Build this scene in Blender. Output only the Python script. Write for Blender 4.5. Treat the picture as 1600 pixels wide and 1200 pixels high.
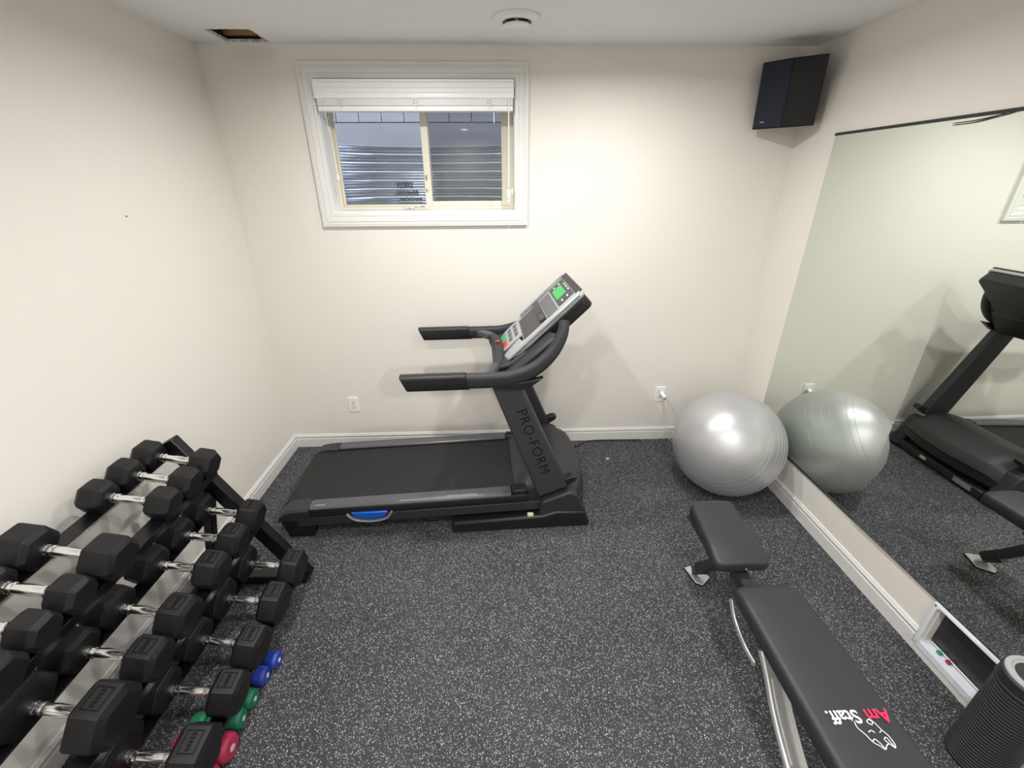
import bpy, bmesh, math, random
from mathutils import Vector, Matrix, Euler
random.seed(7)
S = bpy.context.scene
for o in list(bpy.data.objects): bpy.data.objects.remove(o)
PI = math.pi
R = math.radians

# ------------------------------------------------------------------ camera
W, D, H = 3.2023, 2.7627, 2.40          # room: left wall x=0, right wall x=W, window wall y=D
REAR = -1.55                            # wall behind the camera
YAW, PITCH, ROLL = 0.0327, 0.4374, -0.0054
cam_d = bpy.data.cameras.new('camera'); cam = bpy.data.objects.new('camera', cam_d)
S.collection.objects.link(cam); S.camera = cam
cam_d.sensor_fit = 'HORIZONTAL'; cam_d.sensor_width = 36.0; cam_d.lens = 678.3 / 1600 * 36
cam_d.clip_start = 0.02
fw = Vector((math.sin(YAW) * math.cos(PITCH), math.cos(YAW) * math.cos(PITCH), -math.sin(PITCH)))
r0 = Vector((math.cos(YAW), -math.sin(YAW), 0)); u0 = r0.cross(fw)
rt = r0 * math.cos(ROLL) + u0 * math.sin(ROLL); up = -r0 * math.sin(ROLL) + u0 * math.cos(ROLL)
M4 = Matrix(((rt.x, up.x, -fw.x, 1.4977), (rt.y, up.y, -fw.y, 0.0), (rt.z, up.z, -fw.z, 1.7651), (0, 0, 0, 1)))
cam.matrix_world = M4

# ------------------------------------------------------------------ world and exposure
wd = bpy.data.worlds.new('sky'); S.world = wd; wd.use_nodes = True
bg = wd.node_tree.nodes['Background']; bg.inputs[0].default_value = (0.71, 0.76, 0.86, 1); bg.inputs[1].default_value = 3.6
vs = S.view_settings
vs.view_transform = 'Standard'; vs.look = 'None'; vs.exposure = 0.0; vs.gamma = 1.0; vs.use_curve_mapping = False
POT_POWER = 15.8
POT_SPREAD = 166.0
POT_COL = (1.0, 0.98, 0.955)
POTS = [(1.10, 1.93, 'far left'), (2.13, 1.93, 'far right'), (1.10, 0.30, 'near left'), (2.13, 0.30, 'near right'),
        (1.10, -1.0, 'rear left'), (2.13, -1.0, 'rear right')]

# ------------------------------------------------------------------ materials
MATS = {}
def mat(name, col, rough=0.5, metal=0.0, nscale=0, namt=0.0, bump=0.0, bscale=None, coat=0.0, emit=0.0, spec=None):
    if name in MATS: return MATS[name]
    m = bpy.data.materials.new(name); m.use_nodes = True
    nt = m.node_tree; b = nt.nodes['Principled BSDF']; MATS[name] = m
    b.inputs['Base Color'].default_value = (*col, 1); b.inputs['Roughness'].default_value = rough
    b.inputs['Metallic'].default_value = metal
    if spec is not None: b.inputs['Specular IOR Level'].default_value = spec
    if coat: b.inputs['Coat Weight'].default_value = coat; b.inputs['Coat Roughness'].default_value = 0.15
    if emit:
        b.inputs['Emission Color'].default_value = (*col, 1); b.inputs['Emission Strength'].default_value = emit
    tc = nt.nodes.new('ShaderNodeTexCoord')
    if nscale:
        n = nt.nodes.new('ShaderNodeTexNoise'); n.inputs['Scale'].default_value = nscale; n.inputs['Detail'].default_value = 4
        nt.links.new(tc.outputs['Object'], n.inputs['Vector'])
        mx = nt.nodes.new('ShaderNodeMix'); mx.data_type = 'RGBA'
        mx.inputs[6].default_value = (*[c * (1 - namt) for c in col], 1); mx.inputs[7].default_value = (*[min(1, c * (1 + namt)) for c in col], 1)
        nt.links.new(n.outputs['Fac'], mx.inputs[0]); nt.links.new(mx.outputs[2], b.inputs['Base Color'])
    if bump:
        n2 = nt.nodes.new('ShaderNodeTexNoise'); n2.inputs['Scale'].default_value = bscale or 200; n2.inputs['Detail'].default_value = 3
        nt.links.new(tc.outputs['Object'], n2.inputs['Vector'])
        bp = nt.nodes.new('ShaderNodeBump'); bp.inputs['Strength'].default_value = bump; bp.inputs['Distance'].default_value = 0.003
        nt.links.new(n2.outputs['Fac'], bp.inputs['Height']); nt.links.new(bp.outputs['Normal'], b.inputs['Normal'])
    return m

def floor_material():
    m = bpy.data.materials.new('speckled_rubber'); m.use_nodes = True; nt = m.node_tree; N = nt.nodes; Lk = nt.links
    b = N['Principled BSDF']; tc = N.new('ShaderNodeTexCoord')
    def flecks(scale, keep, size, seed):
        mp = N.new('ShaderNodeMapping'); mp.inputs['Location'].default_value = (seed, seed * .7, 0); mp.inputs['Rotation'].default_value = (0, 0, seed)
        Lk.new(tc.outputs['Object'], mp.inputs['Vector'])
        ns = N.new('ShaderNodeTexNoise'); ns.inputs['Scale'].default_value = scale * 1.3; ns.inputs['Detail'].default_value = 2
        Lk.new(mp.outputs[0], ns.inputs['Vector'])
        av = N.new('ShaderNodeVectorMath'); av.operation = 'MULTIPLY_ADD'
        Lk.new(ns.outputs['Color'], av.inputs[0]); av.inputs[1].default_value = (1.1 / scale,) * 3; Lk.new(mp.outputs[0], av.inputs[2])
        v = N.new('ShaderNodeTexVoronoi'); v.voronoi_dimensions = '2D'; v.inputs['Scale'].default_value = scale
        Lk.new(av.outputs[0], v.inputs['Vector'])
        lt = N.new('ShaderNodeMath'); lt.operation = 'LESS_THAN'; Lk.new(v.outputs['Distance'], lt.inputs[0]); lt.inputs[1].default_value = size
        sp = N.new('ShaderNodeSeparateColor'); Lk.new(v.outputs['Color'], sp.inputs[0])
        gt = N.new('ShaderNodeMath'); gt.operation = 'LESS_THAN'; Lk.new(sp.outputs[0], gt.inputs[0]); gt.inputs[1].default_value = keep
        mu = N.new('ShaderNodeMath'); mu.operation = 'MULTIPLY'; Lk.new(lt.outputs[0], mu.inputs[0]); Lk.new(gt.outputs[0], mu.inputs[1])
        return mu.outputs[0], sp.outputs[1]
    base = N.new('ShaderNodeTexNoise'); base.inputs['Scale'].default_value = 3.0; base.inputs['Detail'].default_value = 6
    Lk.new(tc.outputs['Object'], base.inputs['Vector'])
    cr = N.new('ShaderNodeValToRGB'); Lk.new(base.outputs['Fac'], cr.inputs[0])
    cr.color_ramp.elements[0].position = .3; cr.color_ramp.elements[0].color = (.028, .029, .036, 1)
    cr.color_ramp.elements[1].position = .7; cr.color_ramp.elements[1].color = (.042, .043, .052, 1)
    last = cr.outputs[0]
    for sc, kp, sz, sd, c0, c1 in ((150, .20, .27, 1.3, (.18, .18, .18), (.56, .55, .53)), (215, .34, .29, 4.1, (.07, .07, .08), (.46, .46, .45))):
        f, rnd = flecks(sc, kp, sz, sd)
        c = N.new('ShaderNodeMix'); c.data_type = 'RGBA'; c.inputs[6].default_value = (*c0, 1); c.inputs[7].default_value = (*c1, 1); Lk.new(rnd, c.inputs[0])
        mx = N.new('ShaderNodeMix'); mx.data_type = 'RGBA'; Lk.new(f, mx.inputs[0]); Lk.new(last, mx.inputs[6]); Lk.new(c.outputs[2], mx.inputs[7]); last = mx.outputs[2]
    Lk.new(last, b.inputs['Base Color']); b.inputs['Roughness'].default_value = .72; b.inputs['Specular IOR Level'].default_value = .35
    n2 = N.new('ShaderNodeTexNoise'); n2.inputs['Scale'].default_value = 350; Lk.new(tc.outputs['Object'], n2.inputs['Vector'])
    bp = N.new('ShaderNodeBump'); bp.inputs['Strength'].default_value = .35; bp.inputs['Distance'].default_value = .002
    Lk.new(n2.outputs['Fac'], bp.inputs['Height']); Lk.new(bp.outputs[0], b.inputs['Normal'])
    return m

def glass_material():
    m = bpy.data.materials.new('window_glass'); m.use_nodes = True; nt = m.node_tree
    b = nt.nodes['Principled BSDF']; nt.nodes.remove(b); out = nt.nodes['Material Output']
    tr = nt.nodes.new('ShaderNodeBsdfTransparent'); tr.inputs[0].default_value = (.93, .95, .97, 1)
    gl = nt.nodes.new('ShaderNodeBsdfGlossy'); gl.inputs['Roughness'].default_value = .03
    fr = nt.nodes.new('ShaderNodeFresnel'); fr.inputs[0].default_value = 1.5
    ad = nt.nodes.new('ShaderNodeMath'); ad.operation = 'MULTIPLY'; ad.inputs[1].default_value = 1.6; nt.links.new(fr.outputs[0], ad.inputs[0])
    mx = nt.nodes.new('ShaderNodeMixShader'); nt.links.new(ad.outputs[0], mx.inputs[0]); nt.links.new(tr.outputs[0], mx.inputs[1]); nt.links.new(gl.outputs[0], mx.inputs[2])
    nt.links.new(mx.outputs[0], out.inputs[0]); return m

WALL = mat('cream_wall_paint', (.80, .768, .715), .62, 0, 1.5, .012, .12, 320)
CEIL = mat('textured_ceiling_paint', (.87, .87, .87), .85, 0, 2, .02, .6, 110)
TRIM = mat('white_trim_paint', (.75, .742, .72), .4, 0, 3, .01)
WHITE = mat('white_plastic', (.88, .88, .87), .3, 0, 8, .01)
VINYL = mat('cream_window_vinyl', (.74, .70, .58), .4, 0, 5, .02)
JAMB = mat('jamb_paint', (.80, .80, .79), .45, 0, 5, .01)
FLOOR = floor_material(); GLASS = glass_material()
BLACKP = mat('black_plastic', (.008, .008, .009), .45, 0, 30, .1, .08, 500)
CHARP = mat('charcoal_plastic', (.024, .025, .028), .5, 0, 30, .06, .12, 700)
GREYM = mat('dark_grey_painted_metal', (.044, .045, .050), .45, .1, 40, .05, .05, 600)
RUBBER = mat('black_rubber', (.0065, .0065, .0075), .52, 0, 25, .12, .15, 300, spec=.38)
FOAM = mat('handrail_foam', (.018, .019, .022), .55, 0, 40, .06, .15, 800)
STEELB = mat('black_powder_coat', (.005, .005, .007), .33, .1, 60, .1, .05, 900)
CHROME = mat('chrome', (.80, .80, .80), .16, 1.0, 60, .03)
KNURL = mat('knurled_chrome', (.74, .74, .74), .3, 1.0, 200, .12, .5, 900)
BELT = mat('treadmill_belt', (.012, .012, .0125), .75, 0, 6, .25, .3, 900)
RAILG = mat('side_rail_plastic', (.105, .108, .12), .35, .25, 50, .08)
SILVER = mat('silver_plastic', (.42, .43, .445), .34, .35, 30, .03)
VINYLB = mat('bench_vinyl', (.026, .028, .032), .42, 0, 12, .06, .25, 500)

# ------------------------------------------------------------------ mesh helpers
class MB:
    def __init__(s): s.v = []; s.f = []
    def add(s, vs, fs):
        n = len(s.v); s.v += [tuple(v) for v in vs]; s.f += [tuple(i + n for i in f) for f in fs]; return s
    def box(s, a, b, mtx=None):
        x0, y0, z0 = a; x1, y1, z1 = b
        vs = [Vector(p) for p in ((x0, y0, z0), (x1, y0, z0), (x1, y1, z0), (x0, y1, z0), (x0, y0, z1), (x1, y0, z1), (x1, y1, z1), (x0, y1, z1))]
        if mtx is not None: vs = [mtx @ v for v in vs]
        return s.add(vs, [(0, 3, 2, 1), (4, 5, 6, 7), (0, 1, 5, 4), (1, 2, 6, 5), (2, 3, 7, 6), (3, 0, 4, 7)])
    def loft(s, rings, cap=True, closed=True):
        n = len(rings[0]); vs = [p for r in rings for p in r]; fs = []
        for i in range(len(rings) - 1):
            for j in range(n if closed else n - 1):
                k = (j + 1) % n
                fs.append((i * n + j, i * n + k, (i + 1) * n + k, (i + 1) * n + j))
        if cap: fs.append(tuple(range(n))[::-1]); fs.append(tuple(range((len(rings) - 1) * n, len(rings) * n)))
        return s.add(vs, fs)
    def prism(s, poly, axis, a, b, mtx=None):
        """polygon of 2-D points extruded along axis ('x': pts are (y,z); 'y': (x,z); 'z': (x,y))"""
        def P(p, t): return {'x': (t, p[0], p[1]), 'y': (p[0], t, p[1]), 'z': (p[0], p[1], t)}[axis]
        rings = [[Vector(P(p, t)) for p in poly] for t in (a, b)]
        if mtx is not None: rings = [[mtx @ v for v in r] for r in rings]
        return s.loft(rings)
    def lathe(s, prof, seg=24, mtx=None, axis='z'):
        """prof: list of (radius, t) along the axis"""
        rings = []
        for r, t in prof:
            ring = []
            for k in range(seg):
                a = 2 * PI * k / seg; c, q = r * math.cos(a), r * math.sin(a)
                v = Vector({'z': (c, q, t), 'x': (t, c, q), 'y': (q, t, c)}[axis])
                ring.append(mtx @ v if mtx is not None else v)
            rings.append(ring)
        return s.loft(rings)
    def sweep(s, path, sec, side=None, scales=None, cap=True):
        """section (list of (a,b)) swept along path; a = side direction, b = up direction"""
        path = [Vector(p) for p in path]; rings = []
        for i, p in enumerate(path):
            t = (path[min(i + 1, len(path) - 1)] - path[max(i - 1, 0)]).normalized()
            sd = Vector(side) if side is not None else (Vector((0, 0, 1)) if abs(t.z) < .9 else Vector((1, 0, 0)))
            u = t.cross(sd).normalized(); w = u.cross(t).normalized()
            k = scales[i] if scales else 1
            kk = k if isinstance(k, tuple) else (k, k)
            rings.append([p + w * (a * kk[0]) + u * (b * kk[1]) for a, b in sec])
        return s.loft(rings, cap)
    def tube(s, path, r, seg=10, scales=None):
        return s.sweep(path, [(r * math.cos(2 * PI * k / seg), r * math.sin(2 * PI * k / seg)) for k in range(seg)], None, scales)
    def mesh(s, name, m, ang=35):
        me = bpy.data.meshes.new(name); me.from_pydata(s.v, [], s.f)
        bm = bmesh.new(); bm.from_mesh(me); bmesh.ops.recalc_face_normals(bm, faces=bm.faces); bm.to_mesh(me); bm.free()
        me.polygons.foreach_set('use_smooth', [True] * len(me.polygons)); me.set_sharp_from_angle(angle=R(ang))
        if m: me.materials.append(m)
        me.update(); return me
    def build(s, name, m, parent=None, bev=0, seg=2, ang=35):
        o = bpy.data.objects.new(name, s.mesh(name, m, ang)); S.collection.objects.link(o)
        if parent is not None: o.parent = parent
        if bev:
            md = o.modifiers.new('bevel', 'BEVEL'); md.width = bev; md.segments = seg; md.limit_method = 'ANGLE'; md.angle_limit = R(40); md.harden_normals = False
        return o
def tag(o, label=None, cat=None, group=None, kind=None):
    for k, v in (('label', label), ('category', cat), ('group', group), ('kind', kind)):
        if v: o[k] = v
    return o
def empty(name, loc=(0, 0, 0), rz=0, **k):
    o = bpy.data.objects.new(name, None); S.collection.objects.link(o); o.location = loc; o.rotation_euler = (0, 0, rz)
    o.empty_display_size = .05; return tag(o, **k)
def copy_tree(o, parent=None):
    c = o.copy(); S.collection.objects.link(c); c.parent = parent
    for ch in list(o.children): copy_tree(ch, c)
    return c
def rrect(w, h, r, n=4):
    pts = []
    for cx, cy, a0 in ((w / 2 - r, h / 2 - r, 0), (-w / 2 + r, h / 2 - r, 90), (-w / 2 + r, -h / 2 + r, 180), (w / 2 - r, -h / 2 + r, 270)):
        for k in range(n + 1):
            a = R(a0 + 90 * k / n); pts.append((cx + r * math.cos(a), cy + r * math.sin(a)))
    return pts
def smooth(pts, n=6):
    """Catmull-Rom through the points"""
    P = [Vector(p) for p in pts]; out = []
    for i in range(len(P) - 1):
        a, b, c, d = P[max(i - 1, 0)], P[i], P[i + 1], P[min(i + 2, len(P) - 1)]
        for k in range(n):
            t = k / n
            out.append(.5 * ((2 * b) + (c - a) * t + (2 * a - 5 * b + 4 * c - d) * t * t + (3 * b - a - 3 * c + d) * t ** 3))
    out.append(P[-1]); return out
def text_obj(name, body, size, mtx, m, parent, extrude=.0006, shear=0, spacing=1.0, bold=0.0):
    cu = bpy.data.curves.new(name, 'FONT'); cu.body = body; cu.size = size; cu.extrude = extrude; cu.shear = shear
    cu.align_x = 'CENTER'; cu.align_y = 'CENTER'; cu.space_character = spacing; cu.offset = bold; cu.resolution_u = 3
    t = bpy.data.objects.new(name + '_c', cu); S.collection.objects.link(t)
    dg = bpy.context.evaluated_depsgraph_get(); me = bpy.data.meshes.new_from_object(t.evaluated_get(dg))
    bpy.data.objects.remove(t); bpy.data.curves.remove(cu)
    me.transform(mtx); me.materials.clear(); me.materials.append(m); me.name = name
    o = bpy.data.objects.new(name, me); S.collection.objects.link(o); o.parent = parent; return o
def pieces(mb, plane, lo, hi, holes, t0, t1):
    """slab with rectangular holes. plane 'y': coords (x,z); 'x': (y,z); 'z': (x,y). one hole supported"""
    (a0, b0), (a1, b1) = lo, hi; (ha0, hb0), (ha1, hb1) = holes
    def bx(p, q):
        if plane == 'y': mb.box((p[0], t0, p[1]), (q[0], t1, q[1]))
        elif plane == 'x': mb.box((t0, p[0], p[1]), (t1, q[0], q[1]))
        else: mb.box((p[0], p[1], t0), (q[0], q[1], t1))
    bx((a0, b0), (ha0, b1)); bx((ha1, b0), (a1, b1)); bx((ha0, b0), (ha1, hb0)); bx((ha0, hb1), (ha1, b1))
def struct(o): o['kind'] = 'structure'; return o

# ------------------------------------------------------------------ room shell
struct(MB().box((-.1, REAR - .1, -.06), (W + .1, D + .1, 0)).build('floor', FLOOR))
struct(MB().box((-.1, REAR - .1, 0), (0, D + .1, H)).build('wall_left', WALL))
struct(MB().box((0, REAR - .1, 0), (W, REAR, H)).build('wall_rear', WALL))
WX0, WX1, WZ0, WZ1 = .547, 1.618, 1.598, 2.266           # window opening
mb = MB(); pieces(mb, 'y', (0, 0), (W, H), ((WX0, WZ0), (WX1, WZ1)), D, D + .10); struct(mb.build('wall_back', WALL))
PY0, PY1, PZ0, PZ1 = .875, 1.098, .052, .258              # pet door opening
mb = MB(); pieces(mb, 'x', (REAR - .1, 0), (D + .1, H), ((PY0, PZ0), (PY1, PZ1)), W, W + .12); struct(mb.build('wall_right', WALL))
HX0, HX1, HY0, HY1 = .178, .386, 2.527, 2.738            # hole cut in the ceiling
mb = MB(); pieces(mb, 'z', (-.1, REAR - .1), (W + .12, D + .1), ((HX0, HY0), (HX1, HY1)), H, H + .014); ceil = struct(mb.build('ceiling', CEIL))
WOOD = mat('raw_spruce', (.52, .33, .16), .7, 0, 9, .35)
DUCT = mat('dark_duct_metal', (.05, .05, .06), .5, .5, 20, .3)
PLASTER = mat('torn_plasterboard', (.58, .54, .49), .9, 0, 60, .2)
MB().box((HX0 - .014, HY1 - .006, H + .031), (HX1 + .014, HY1 + .022, H + .15)).build('joist', WOOD, ceil)
mb = MB(); t = .004
mb.box((HX0 - .02, HY0 + .045, H + .014), (HX0 - .016, D + .02, H + .16)); mb.box((HX1 + .016, HY0 + .045, H + .014), (HX1 + .02, D + .02, H + .16))
mb.box((HX0 - .02, HY0 + .045, H + .16), (HX1 + .02, D + .02, H + .165)); mb.box((HX0 - .02, D + .015, H + .014), (HX1 + .02, D + .02, H + .16))
mb.box((HX0 - .02, HY0 - .06, H + .0145), (HX1 + .02, HY0 - .056, H + .16)); mb.box((HX0 - .02, HY0 - .06, H + .16), (HX1 + .02, HY0 + .045, H + .165))  # unseen near-side boxes, added to keep sky light out of the hole
mb.box((HX0 - .02, HY0 - .06, H + .0145), (HX0 - .016, HY0 + .045, H + .16)); mb.box((HX1 + .016, HY0 - .06, H + .0145), (HX1 + .02, HY0 + .045, H + .16))
mb.box((HX0 - .02, D + .10, H), (HX1 + .02, D + .106, H + .16))
mb.build('duct_and_light_block', DUCT, ceil)
mb = MB()                                                # torn paper edge around the cut
for k in range(26):
    u = random.random(); w = .004 + .008 * random.random(); e = k % 4
    if e == 0: x, y = HX0 + u * (HX1 - HX0), HY1 - w / 2
    elif e == 1: x, y = HX0 + u * (HX1 - HX0), HY0 + w / 3
    elif e == 2: x, y = HX0 + w / 3, HY0 + u * (HY1 - HY0)
    else: x, y = HX1 - w / 3, HY0 + u * (HY1 - HY0)
    mb.box((-w, -w * .7, -.003), (w, w * .7, .003), Matrix.Translation((x, y, H + .004)) @ Matrix.Rotation(random.random() * 3, 4, 'Z'))
mb.build('torn_edge', PLASTER, ceil)

# baseboards: stepped profile (offset from wall, height)
BP = [(0, 0), (.013, 0), (.013, .066), (.010, .070), (.010, .076), (.0125, .080), (.0125, .086), (.007, .092), (.006, .098), (0, .100)]
struct(MB().prism([(a, z) for a, z in BP], 'y', REAR, D).build('baseboard_left', TRIM))
struct(MB().prism([(D - a, z) for a, z in BP], 'x', .013, W - .013).build('baseboard_back', TRIM))
struct(MB().prism([(W - a, z) for a, z in BP], 'y', PY1 + .028, D).build('baseboard_right', TRIM))
struct(MB().prism([(W - a, z) for a, z in [(0, 0), (.013, 0), (.013, .026), (0, .026)]], 'y', PY0 - .05, PY1 + .028).build('baseboard_right_2', WALL))
struct(MB().prism([(W - a, z) for a, z in BP], 'y', REAR, PY0 - .05).build('baseboard_right_3', TRIM))

# ------------------------------------------------------------------ window
CX0, CX1, CZ0, CZ1 = .4826, 1.683, 1.5258, 2.3262
win = struct(empty('window_1', ((CX0 + CX1) / 2, D, CZ0)))
wo = Vector(win.location)
def wm(m): # shift a mesh builder to the window's frame
    m.v = [tuple(Vector(v) - wo) for v in m.v]; return m
CP = [(0, 0), (0, .020), (.016, .022), (.019, .017), (.024, .017), (.028, .0205), (.048, .0165), (.051, .013), (.056, .013), (.060, .0145), (.072, .011), (.072, 0)]
def casing(x0, x1, z0, z1):
    sides = [((x0, z0), (x1, z0), (0, 1)), ((x1, z0), (x1, z1), (-1, 0)), ((x1, z1), (x0, z1), (0, -1)), ((x0, z1), (x0, z0), (1, 0))]
    for (p, q, n) in sides:
        d = Vector((q[0] - p[0], q[1] - p[1])).normalized()
        rings = []
        for e, sg in ((p, 1), (q, -1)):
            rings.append([Vector((e[0] + n[0] * a + d.x * a * sg, D - b, e[1] + n[1] * a + d.y * a * sg)) for a, b in CP])
        wm(MB().loft(rings)).build('casing', TRIM, win)
casing(CX0, CX1, CZ0, CZ1)
FD = D + .115                                             # inner face of the vinyl frame
mb = MB(); t = .012
mb.box((WX0, D - .002, WZ0), (WX0 + t, FD + .06, WZ1)); mb.box((WX1 - t, D - .002, WZ0), (WX1, FD + .06, WZ1))
mb.box((WX0 + t, D - .002, WZ1 - t), (WX1 - t, FD + .06, WZ1)); mb.box((WX0 + t, D - .002, WZ0), (WX1 - t, FD + .06, WZ0 + t))
wm(mb).build('jamb', JAMB, win)
IX0, IX1, IZ0, IZ1 = WX0 + t, WX1 - t, WZ0 + t, WZ1 - t
def frame(x0, x1, z0, z1, w, y0, y1, name, m, wb=None, wl=None):
    wb = wb or w; wl = wl or w
    k = MB(); k.box((x0, y0, z0), (x0 + wl, y1, z1)); k.box((x1 - w, y0, z0), (x1, y1, z1)); k.box((x0 + wl, y0, z0), (x1 - w, y1, z0 + wb)); k.box((x0 + wl, y0, z1 - w), (x1 - w, y1, z1))
    return wm(k).build(name, m, win, .002)
frame(IX0, IX1, IZ0, IZ1, .028, FD, FD + .055, 'vinyl_frame', VINYL, .016, .014)
sl = frame(IX0 + .014, 1.118, IZ0 + .016, IZ1 - .028, .022, FD + .028, FD + .05, 'sash', VINYL, .012, .012)
sr = frame(1.075, IX1 - .028, IZ0 + .016, IZ1 - .028, .040, FD + .004, FD + .026, 'sash', VINYL, .030)
wm(MB().box((IX0 + .026, FD + .036, IZ0 + .028), (1.096, FD + .040, IZ1 - .05))).build('pane', GLASS, sl)
wm(MB().box((1.115, FD + .012, IZ0 + .046), (IX1 - .068, FD + .016, IZ1 - .068))).build('pane', GLASS, sr)
wm(MB().box((1.083, FD - .004, 1.775), (1.092, FD + .004, 1.80)).box((1.083, FD - .004, 1.71), (1.09, FD + .004, 1.725))).build('latch', mat('latch_grey', (.25, .24, .22), .5, 0, 20, .1), win)
scr = bpy.data.materials.new('insect_screen'); scr.use_nodes = True; nt_ = scr.node_tree; nt_.nodes.remove(nt_.nodes['Principled BSDF'])
t_ = nt_.nodes.new('ShaderNodeBsdfTransparent'); d_ = nt_.nodes.new('ShaderNodeBsdfDiffuse'); d_.inputs[0].default_value = (.02, .02, .025, 1); x_ = nt_.nodes.new('ShaderNodeMixShader'); x_.inputs[0].default_value = .30
nt_.links.new(t_.outputs[0], x_.inputs[1]); nt_.links.new(d_.outputs[0], x_.inputs[2]); nt_.links.new(x_.outputs[0], nt_.nodes['Material Output'].inputs[0])
wm(MB().box((1.105, FD + .0515, IZ0 + .02), (IX1 - .030, FD + .0525, IZ1 - .03))).build('insect_screen', scr, win)
# small crumpled white tag lying on the sill
mb = MB(); rr = random.Random(3); g = []
for i in range(9):
    for j in range(4):
        g.append((.945 + i * .0185 + rr.uniform(-.004, .004), D + .045 + j * .014, IZ0 + .004 + rr.random() * .016 + (.008 if 2 < i < 8 else 0)))
mb.add(g, [(i * 4 + j, i * 4 + 4 + j, i * 4 + 5 + j, i * 4 + 1 + j) for i in range(8) for j in range(3)])
tagp = mb.build('paper_tag', mat('white_paper', (.86, .86, .88), .7, 0, 150, .25), ang=10)
md = tagp.modifiers.new('thick', 'SOLIDIFY'); md.thickness = .0015
tag(tagp, 'small crumpled white paper lying on the window sill', 'paper')

# blind
BW = mat('blind_white', (.90, .90, .90), .35, 0, 6, .01)
bl = empty('window_blind', (1.083, D - .02, 2.10), label='white faux wood blind drawn up under its valance in the window', cat='blind')
bo = Vector(bl.location)
def bm_(m): m.v = [tuple(Vector(v) - bo) for v in m.v]; return m
VP = [(0, 2.163), (-.012, 2.163), (-.014, 2.168), (-.010, 2.186), (-.013, 2.190), (-.010, 2.207), (-.013, 2.211), (-.010, 2.232), (-.015, 2.236), (-.016, 2.246), (0, 2.247)]
bm_(MB().prism([(D - .026 + a, z) for a, z in VP], 'x', .560, 1.604)).build('valance', BW, bl)
bm_(MB().box((.566, D - .024, 2.167), (1.598, D + .03, 2.235))).build('headrail', BW, bl, .002)
for k in range(7):
    bm_(MB().box((.568, D - .034, 2.1315 + k * .0048), (1.600, D + .018, 2.1358 + k * .0048))).build('slat', BW, bl, .001)
bm_(MB().box((.570, D - .038, 2.104), (1.600, D + .018, 2.129))).build('bottom_rail', BW, bl, .004)
CORD = mat('white_cord', (.85, .85, .84), .6, 0, 40, .03)
for x in (.69, 1.085, 1.475):
    mb = MB()
    for s in (-1, 1):
        mb.tube(smooth([(x + s * .016, D - .0365, 2.166), (x - s * .014, D - .039, 2.15), (x + s * .014, D - .038, 2.138), (x, D - .040, 2.112)], 4), .0018, 6)
    bm_(mb).build('ladder_cord', CORD, bl)
bm_(MB().tube(smooth([(.607, D - .042, 2.166), (.606, D - .042, 2.09), (.612, D - .03, 1.93), (.616, D - .03, 1.80)], 4), .0019, 6)).build('lift_cord', CORD, bl)
bm_(MB().lathe([(.0015, 1.806), (.005, 1.80), (.0075, 1.786), (.0078, 1.776), (.004, 1.772)], 12, Matrix.Translation((.616, D - .03, 0)))).build('tassel', WHITE, bl)
bm_(MB().tube([(1.577, D - .042, 2.166), (1.576, D - .036, 1.90), (1.575, D - .034, 1.73)], .0035, 8)).build('tilt_wand', CORD, bl)
bm_(MB().box((1.565, D - .044, 1.675), (1.585, D - .026, 1.722)).box((1.590, D - .03, 1.695), (1.598, D - .02, 1.725))).build('cord_cleat', WHITE, bl, .002)
bm_(MB().lathe([(.003, 1.675), (.007, 1.668), (.008, 1.655), (.0045, 1.648)], 12, Matrix.Translation((1.575, D - .034, 0)))).build('tassel', WHITE, bl)
bm_(MB().tube([(1.575, D - .034, 1.648), (1.575, D - .033, 1.60), (1.574, D - .031, 1.51)], .001, 6)).build('lift_cord', CORD, bl)

# window well outside: corrugated steel around the window, and a block wall beyond it
GALV = mat('galvanised_steel', (.58, .62, .68), .28, .9, 14, .10)
wcx, wr, wy = 1.083, .64, D + .185
rings = []
zs = [1.36 + k * .0065 for k in range(97)]
for z in zs:
    if z > 1.985: break
    rad = .015 * math.cos((z - 1.36) / .0545 * 2 * PI)
    rings.append([Vector((wcx - (wr + rad) * math.cos(a), wy + (wr + rad) * .86 * math.sin(a) ** .75, z)) for a in [PI * k / 40 for k in range(41)]])
mb = MB(); mb.loft(rings, cap=False, closed=False)
ww = mb.build('window_well', GALV, ang=60); md = ww.modifiers.new('thick', 'SOLIDIFY'); md.thickness = .002
tag(ww, 'corrugated galvanised steel window well outside the window', 'window well')
md.offset = 1
INK = mat('dark_ink', (.03, .03, .04), .7, 0, 60, .1)
mb = MB()                                                # illegible dark scrawl on the steel, three lines
rr = random.Random(5)
for row, (x0, x1, z) in enumerate(((.79, .90, 1.735), (.78, .94, 1.69), (.80, .96, 1.645))):
    x = x0; pts = []
    while x < x1:
        pts.append((x, z + (.012 if len(pts) % 2 else -.010) * rr.uniform(.5, 1.3))); x += rr.uniform(.006, .012)
    for a, b in zip(pts, pts[1:]):
        def onw(q):
            c = max(-1, min(1, (wcx - q[0]) / wr)); an = math.acos(c)
            rad = wr + .015 * math.cos((q[1] - 1.36) / .0545 * 2 * PI) - .007
            return Vector((wcx - rad * math.cos(an), wy + rad * .86 * math.sin(an) ** .75, q[1]))
        mb.tube([onw(a), onw(b)], .0026, 5)
mb.build('scrawl', INK, ww)
CONC = mat('grey_concrete', (.36, .36, .38), .85, 0, 4, .12, .3, 60)
ow = struct(MB().box((-1.6, 4.52, 1.0), (4.2, 4.7, 2.238)).build('wall_outside', CONC))
bmsh = None
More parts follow.
